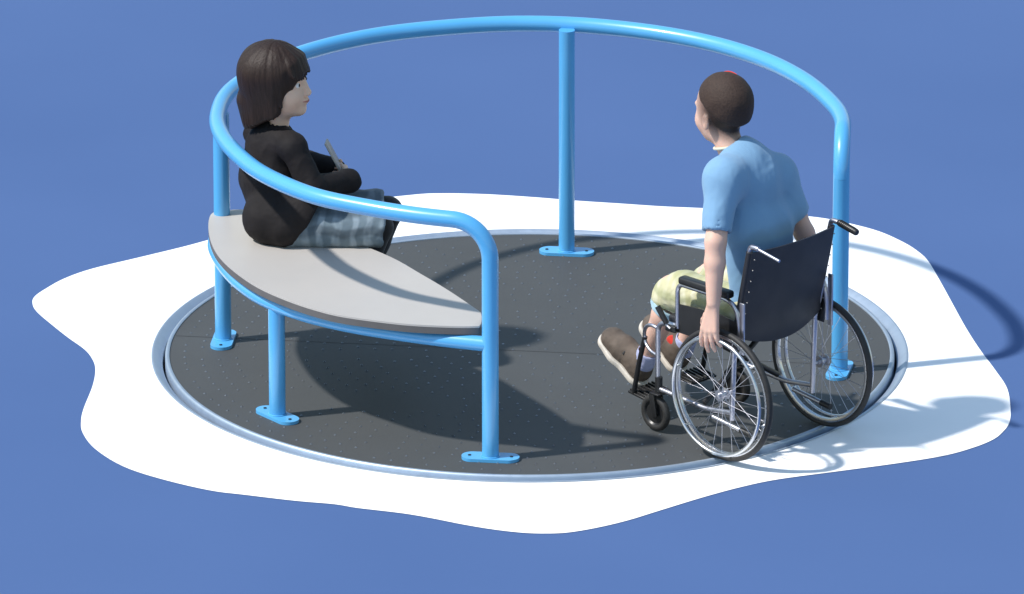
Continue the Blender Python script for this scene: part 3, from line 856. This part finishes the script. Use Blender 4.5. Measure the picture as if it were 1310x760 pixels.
def L(v): return tuple(np.array(v)-GO)
s.ell(L(hips-(0, 0, .01)), (.085, .105, .06), yaw_mat(R(15)), .02)
s.cap(L(hips), L(mid_), .075, .072, .03, 1.25, lat); s.cap(L(mid_), L(chest), .074, .076, .03, 1.2, lat)
s.cap(L(neck0-(0, 0, .03)), L(neck1), .040, .036, .02)
for S_, E_, W_ in ((shN, elN, wrN), (shF, elF, wrF)):
    s.cap(L(neck0-(0, 0, .03)), L(S_), .035, .034, .02); s.cap(L(S_), L(E_), .032, .028, .01); s.cap(L(E_), L(W_), .027, .019, .01)
for hy, ky in ((-.175, -.195), (-.055, -.035)):
    s.cap(L((-.80, hy, .505)), L((-.505, ky, .502)), .052, .038, .02)
    s.cap(L((-.500, ky, .495)), L((-.525, ky, .400)), .038, .034, .01); s.cap(L((-.525, ky, .400)), L((-.545, ky, .235)), .034, .022, .01)
    s.cap(L((-.545, ky, .22)), L((-.47, ky, .20)), .022, .018, .01)
hand_sdf(s, L(wrN), (-.15, 1, -.10), (-.3, 0, 1), (-1, .0, 0), L=.062, curl=.7, spread=.1, rad=.0056)
hand_sdf(s, L(wrF), (.45, -.72, .10), (-.1, .2, 1), (-.6, -.6, .2), L=.062, curl=.55, spread=.1, rad=.0056)
PG = head_sdf(s, L(HCg), HAg, HS)
s.plane((0, 0, .001), (0, 0, -1), 0, ((-.05, 0, -.12), .135))
s.mesh('body', M['skin2'], girl, None, 1)
for b in (1, -1):
    bm = bmesh.new(); bmesh.ops.create_uvsphere(bm, u_segments=16, v_segments=12, radius=.0115, matrix=Matrix.Translation(Vector(PG(.0775, b*.031, .003)))); e = obj('eye', bm, M['eye_white'], girl)
    bm = bmesh.new(); bmesh.ops.create_uvsphere(bm, u_segments=16, v_segments=12, radius=.0078, matrix=Matrix.Translation(Vector(PG(.0822, b*.031, .003)))); obj('iris', bm, M['iris'], e)
    bm = bmesh.new(); tube(bm, [PG(.094-.012*t*t, b*(.016+.030*t), .022+.004*math.sin(t*3)) for t in [k/8 for k in range(9)]], .0022, 6); obj('eyebrow', bm, M['iris'], girl)
bm = bmesh.new(); tube(bm, [PG(.1005-.010*abs(t)**2, t*.021, -.0605+.004*t*t) for t in [-1+k/6 for k in range(13)]], [.0012+.0022*(1-abs(-1+k/6)**2) for k in range(13)], 8); obj('lips', bm, M['lip'], girl)
# bob hair
s = SDF((-.20, -.18, .30), (.16, .24, .70), .0032)
Eg = lambda p, r, k=.015, op='add': s.ell(PG(*p), np.array(r)*HS, HAg, k, op)
Eg((-.016, 0, .034), (.117, .098, .104))
for b in (1, -1):
    s.cap(PG(-.045, b*.050, .03), PG(-.058, b*.052, -.115), .056, .042, .03, .8, HAg[:, 1]); s.cap(PG(.000, b*.066, .03), PG(-.002, b*.068, -.085), .046, .034, .02, .62, HAg[:, 1])
s.cap(PG(-.070, 0, .0), PG(-.072, 0, -.125), .060, .046, .03, .8, HAg[:, 0]); s.cap(PG(-.090, -.025, -.06), PG(-.082, -.034, -.192), .046, .024, .02); s.cap(PG(-.085, .02, -.06), PG(-.080, .022, -.165), .036, .026, .02)
s.cap(PG(.060, 0, .062), PG(.080, 0, .040), .040, .026, .015, 1.8, HAg[:, 1])
s.plane(PG(.0, 0, -.105), HAg @ np.array([.42, 0, -1]), .01)
# opening for the face, under the fringe
s.ell(PG(.128, 0, -.064), np.array((.080, .100, .112)), HAg, .004, 'sub')
s.ell(PG(.045, 0, -.115), np.array((.060, .050, .070)), HAg, .004, 'sub')
for q in range(13):     # loose fringe and temple locks
    yy = -.066+.132*q/12; ln = .014+.016*abs(math.sin(q*2.7)); xx = .100-.55*yy*yy/.07*.5
    s.cap(PG(xx-.012, yy*.95, .060), PG(xx+.002, yy, .052-ln), .0085, .0042, .004)
for b in (1, -1):
    for q in range(2): s.cap(PG(.026+.010*q, b*(.070-.003*q), .030), PG(.024+.013*q, b*(.081-.005*q), -.075+.022*q+.008*math.sin(q*5)), .009, .004, .004)
def strands(V, Nn):
    c = np.array(PG(0, 0, 0)); out = np.zeros(len(V))
    loc = (V-c) @ HAg
    for i, q in enumerate(loc):
        a = math.atan2(q[1], q[0]); rr = math.hypot(q[0], q[1])
        out[i] = .0022*noise.noise(Vector((a*6, q[2]*6, 1.3)))+.0008*noise.noise(Vector((a*26, q[2]*8, 5)))
    V = V+Nn*out[:, None]
    low = np.clip((-.085-loc[:, 2])/.05, 0, 1)
    for i in np.nonzero(low)[0]:
        q = loc[i]; a = math.atan2(q[1], q[0]); V[i, 2] += low[i]*.012*noise.noise(Vector((a*16, 0, 9)))
    return V
s.mesh('hair', M['hair_girl'], girl, strands, 1)
# tights and shoes
s = SDF(L((-.70, -.28, .16)), L((-.36, .05, .58)), .0038)
for ky, kx in ((-.195, -.497), (-.035, -.468)):
    s.cap(L((-.62, ky, .505)), L((kx, ky, .507)), .052, .0485, .01); s.cap(L((kx, ky, .500)), L((kx-.034, ky, .400)), .047, .042, .015)
    s.cap(L((kx-.034, ky, .400)), L((-.545, ky, .235)), .041, .029, .012); s.cap(L((-.545, ky, .222)), L((-.47, ky, .205)), .029, .026, .012)
s.mesh('tights', M['tights'], girl, None, 1)
for ky in (-.195, -.035):
    s = SDF(L((-.61, ky-.06, .13)), L((-.39, ky+.06, .28)), .0035)
    s.cap(L((-.545, ky, .205)), L((-.445, ky, .190)), .036, .031, .01); s.plane(L((0, 0, .165)), (0, 0, -1), .004)
    s.cap(L((-.550, ky, .225)), L((-.550, ky, .30)), .030, .032, .002, op='sub'); s.mesh('shoe', M['plastic'], girl, None, 1)
# skirt
s = SDF(L((-.97, -.32, .43)), L((-.42, .07, .64)), .0042)
s.ell(L((-.815, -.120, .505)), (.080, .120, .060), yaw_mat(R(14)), .02)
s.cap(L((-.80, -.185, .505)), L((-.47, -.205, .502)), .070, .060, .04); s.cap(L((-.80, -.055, .510)), L((-.455, -.030, .510)), .070, .060, .05)
s.cap(L((-.74, -.12, .49)), L((-.48, -.12, .48)), .055, .055, .05)
s.plane(L((-.490, -.1, .5)), (1, .06, -.14), .002)
s.cap(L((-.53, -.205, .505)), L((-.42, -.205, .505)), .050, .051, .002, op='sub'); s.cap(L((-.53, -.030, .510)), L((-.42, -.030, .51)), .050, .051, .002, op='sub')
s.plane((0, 0, .0015), (0, 0, -1), .004)
s.mesh('skirt', M['skirt'], girl, folds([(.008, (9, 9, 8)), (.0045, (20, 16, 16)), (.0012, (40, 40, 40))], 6.), 1)
# jacket
s = SDF(L((-1.02, -.34, .44)), L((-.50, .20, .88)), .0045)
s.ell(L((-.822, -.128, .505)), (.090, .150, .080), yaw_mat(R(14)), .02)
s.cap(L((-.832, -.110, .52)), L((-.850, -.083, .64)), .084, .085, .03, 1.26, lat); s.cap(L((-.857, -.083, .64)), L((-.848, -.085, .745)), .088, .078, .03, 1.2, lat)
s.cap(L((-.86, -.17, .53)), L((-.74, -.195, .56)), .082, .075, .03)
s.plane(L((-.765, -.2, .45)), (.84, -.1, -.45), .004)
s.cap(L(neck0-(0.01, 0, .02)), L(neck0+(0, 0, .012)), .056, .042, .02)
for S_, E_, W_ in ((shN, elN, wrN), (shF, elF, wrF)):
    s.cap(L(neck0-(0, 0, .035)), L(S_), .046, .044, .02); s.cap(L(S_), L(E_), .043, .039, .018); s.cap(L(E_), L(W_), .039, .034, .014)
    dr = (W_-E_)/np.linalg.norm(W_-E_)
    if S_ is shN: s.ell(L(W_-dr*.004), (.037, .037, .035), None, .012)
    s.plane(L(W_+dr*.022), dr, .004, (L(W_+dr*.07), .065)); s.cap(L(W_+dr*.008), L(W_+dr*.05), .0255, .027, 0, op='sub')
s.cap(L(neck0+(.005, 0, .005)), L(neck1), .040, .046, .002, op='sub')
s.plane((0, 0, .0025), (0, 0, -1), .006)
s.mesh('jacket', M['jacket'], girl, folds([(.0045, (9, 9, 7)), (.003, (20, 20, 14)), (.0010, (50, 50, 50))], 12.), 1)

# booklet held in her hand
bk = empty('booklet', L((0, 0, 0)), 0)
bk.location = (-.622, -.040, .655)
bk['label'] = 'thin silver grey booklet held upright in the hands of the child on the bench'; bk['category'] = 'booklet'
bm = bmesh.new(); rt = Matrix.Rotation(R(-27), 3, 'Y') @ Matrix.Rotation(R(-7), 3, 'Z')
box(bm, rt @ Vector((0, .0, .030)), (.007, .046, .150), rt, .001); obj('cover', bm, M['paper'], bk)
bm = bmesh.new(); box(bm, rt @ Vector((0, .0, .030)), (.0045, .048, .1515), rt, .0005); obj('pages', bm, M['sole'], bk)

# ------------------------------------------------------------------ light, camera
w = bpy.data.worlds.new('World'); SC.world = w; w.use_nodes = True
nt = w.node_tree; bg = nt.nodes['Background']
sky = nt.nodes.new('ShaderNodeTexSky'); sky.sky_type = 'NISHITA'; sky.sun_disc = False
sd = Vector((-.594, -.178, .80)).normalized()
sky.sun_elevation = math.asin(sd.z); sky.sun_rotation = math.atan2(sd.x, sd.y)
sky.air_density = 2.0; sky.dust_density = .5; sky.ozone_density = 3.6
nt.links.new(sky.outputs['Color'], bg.inputs['Color']); bg.inputs['Strength'].default_value = .15
sl = bpy.data.lights.new('sun', 'SUN'); sl.energy = 4.9; sl.angle = R(2.2); sl.color = (1, .96, .90)
so = bpy.data.objects.new('sun', sl); C.objects.link(so); so.rotation_euler = sd.to_track_quat('Z', 'Y').to_euler()
cam = bpy.data.cameras.new('camera'); co = bpy.data.objects.new('camera', cam); C.objects.link(co)
cf = Vector((-0.0017141815, 0.9442898437, -0.3291105477)); cr_ = Vector((0.9999983971, 0.0014484932, -0.0010524773)); cu = Vector((0.0005171292, 0.3291118243, 0.9442908131))
mw = Matrix((( cr_.x, cu.x, -cf.x, 0), (cr_.y, cu.y, -cf.y, -32.24608348), (cr_.z, cu.z, -cf.z, 11.43117488), (0, 0, 0, 1)))
co.matrix_world = mw; cam.lens = 362.576; cam.sensor_width = 36; cam.clip_start = 1; cam.clip_end = 1200
SC.camera = co
SC.view_settings.view_transform = 'Standard'; SC.view_settings.look = 'None'; SC.view_settings.exposure = 0
SC.render.engine = 'CYCLES'
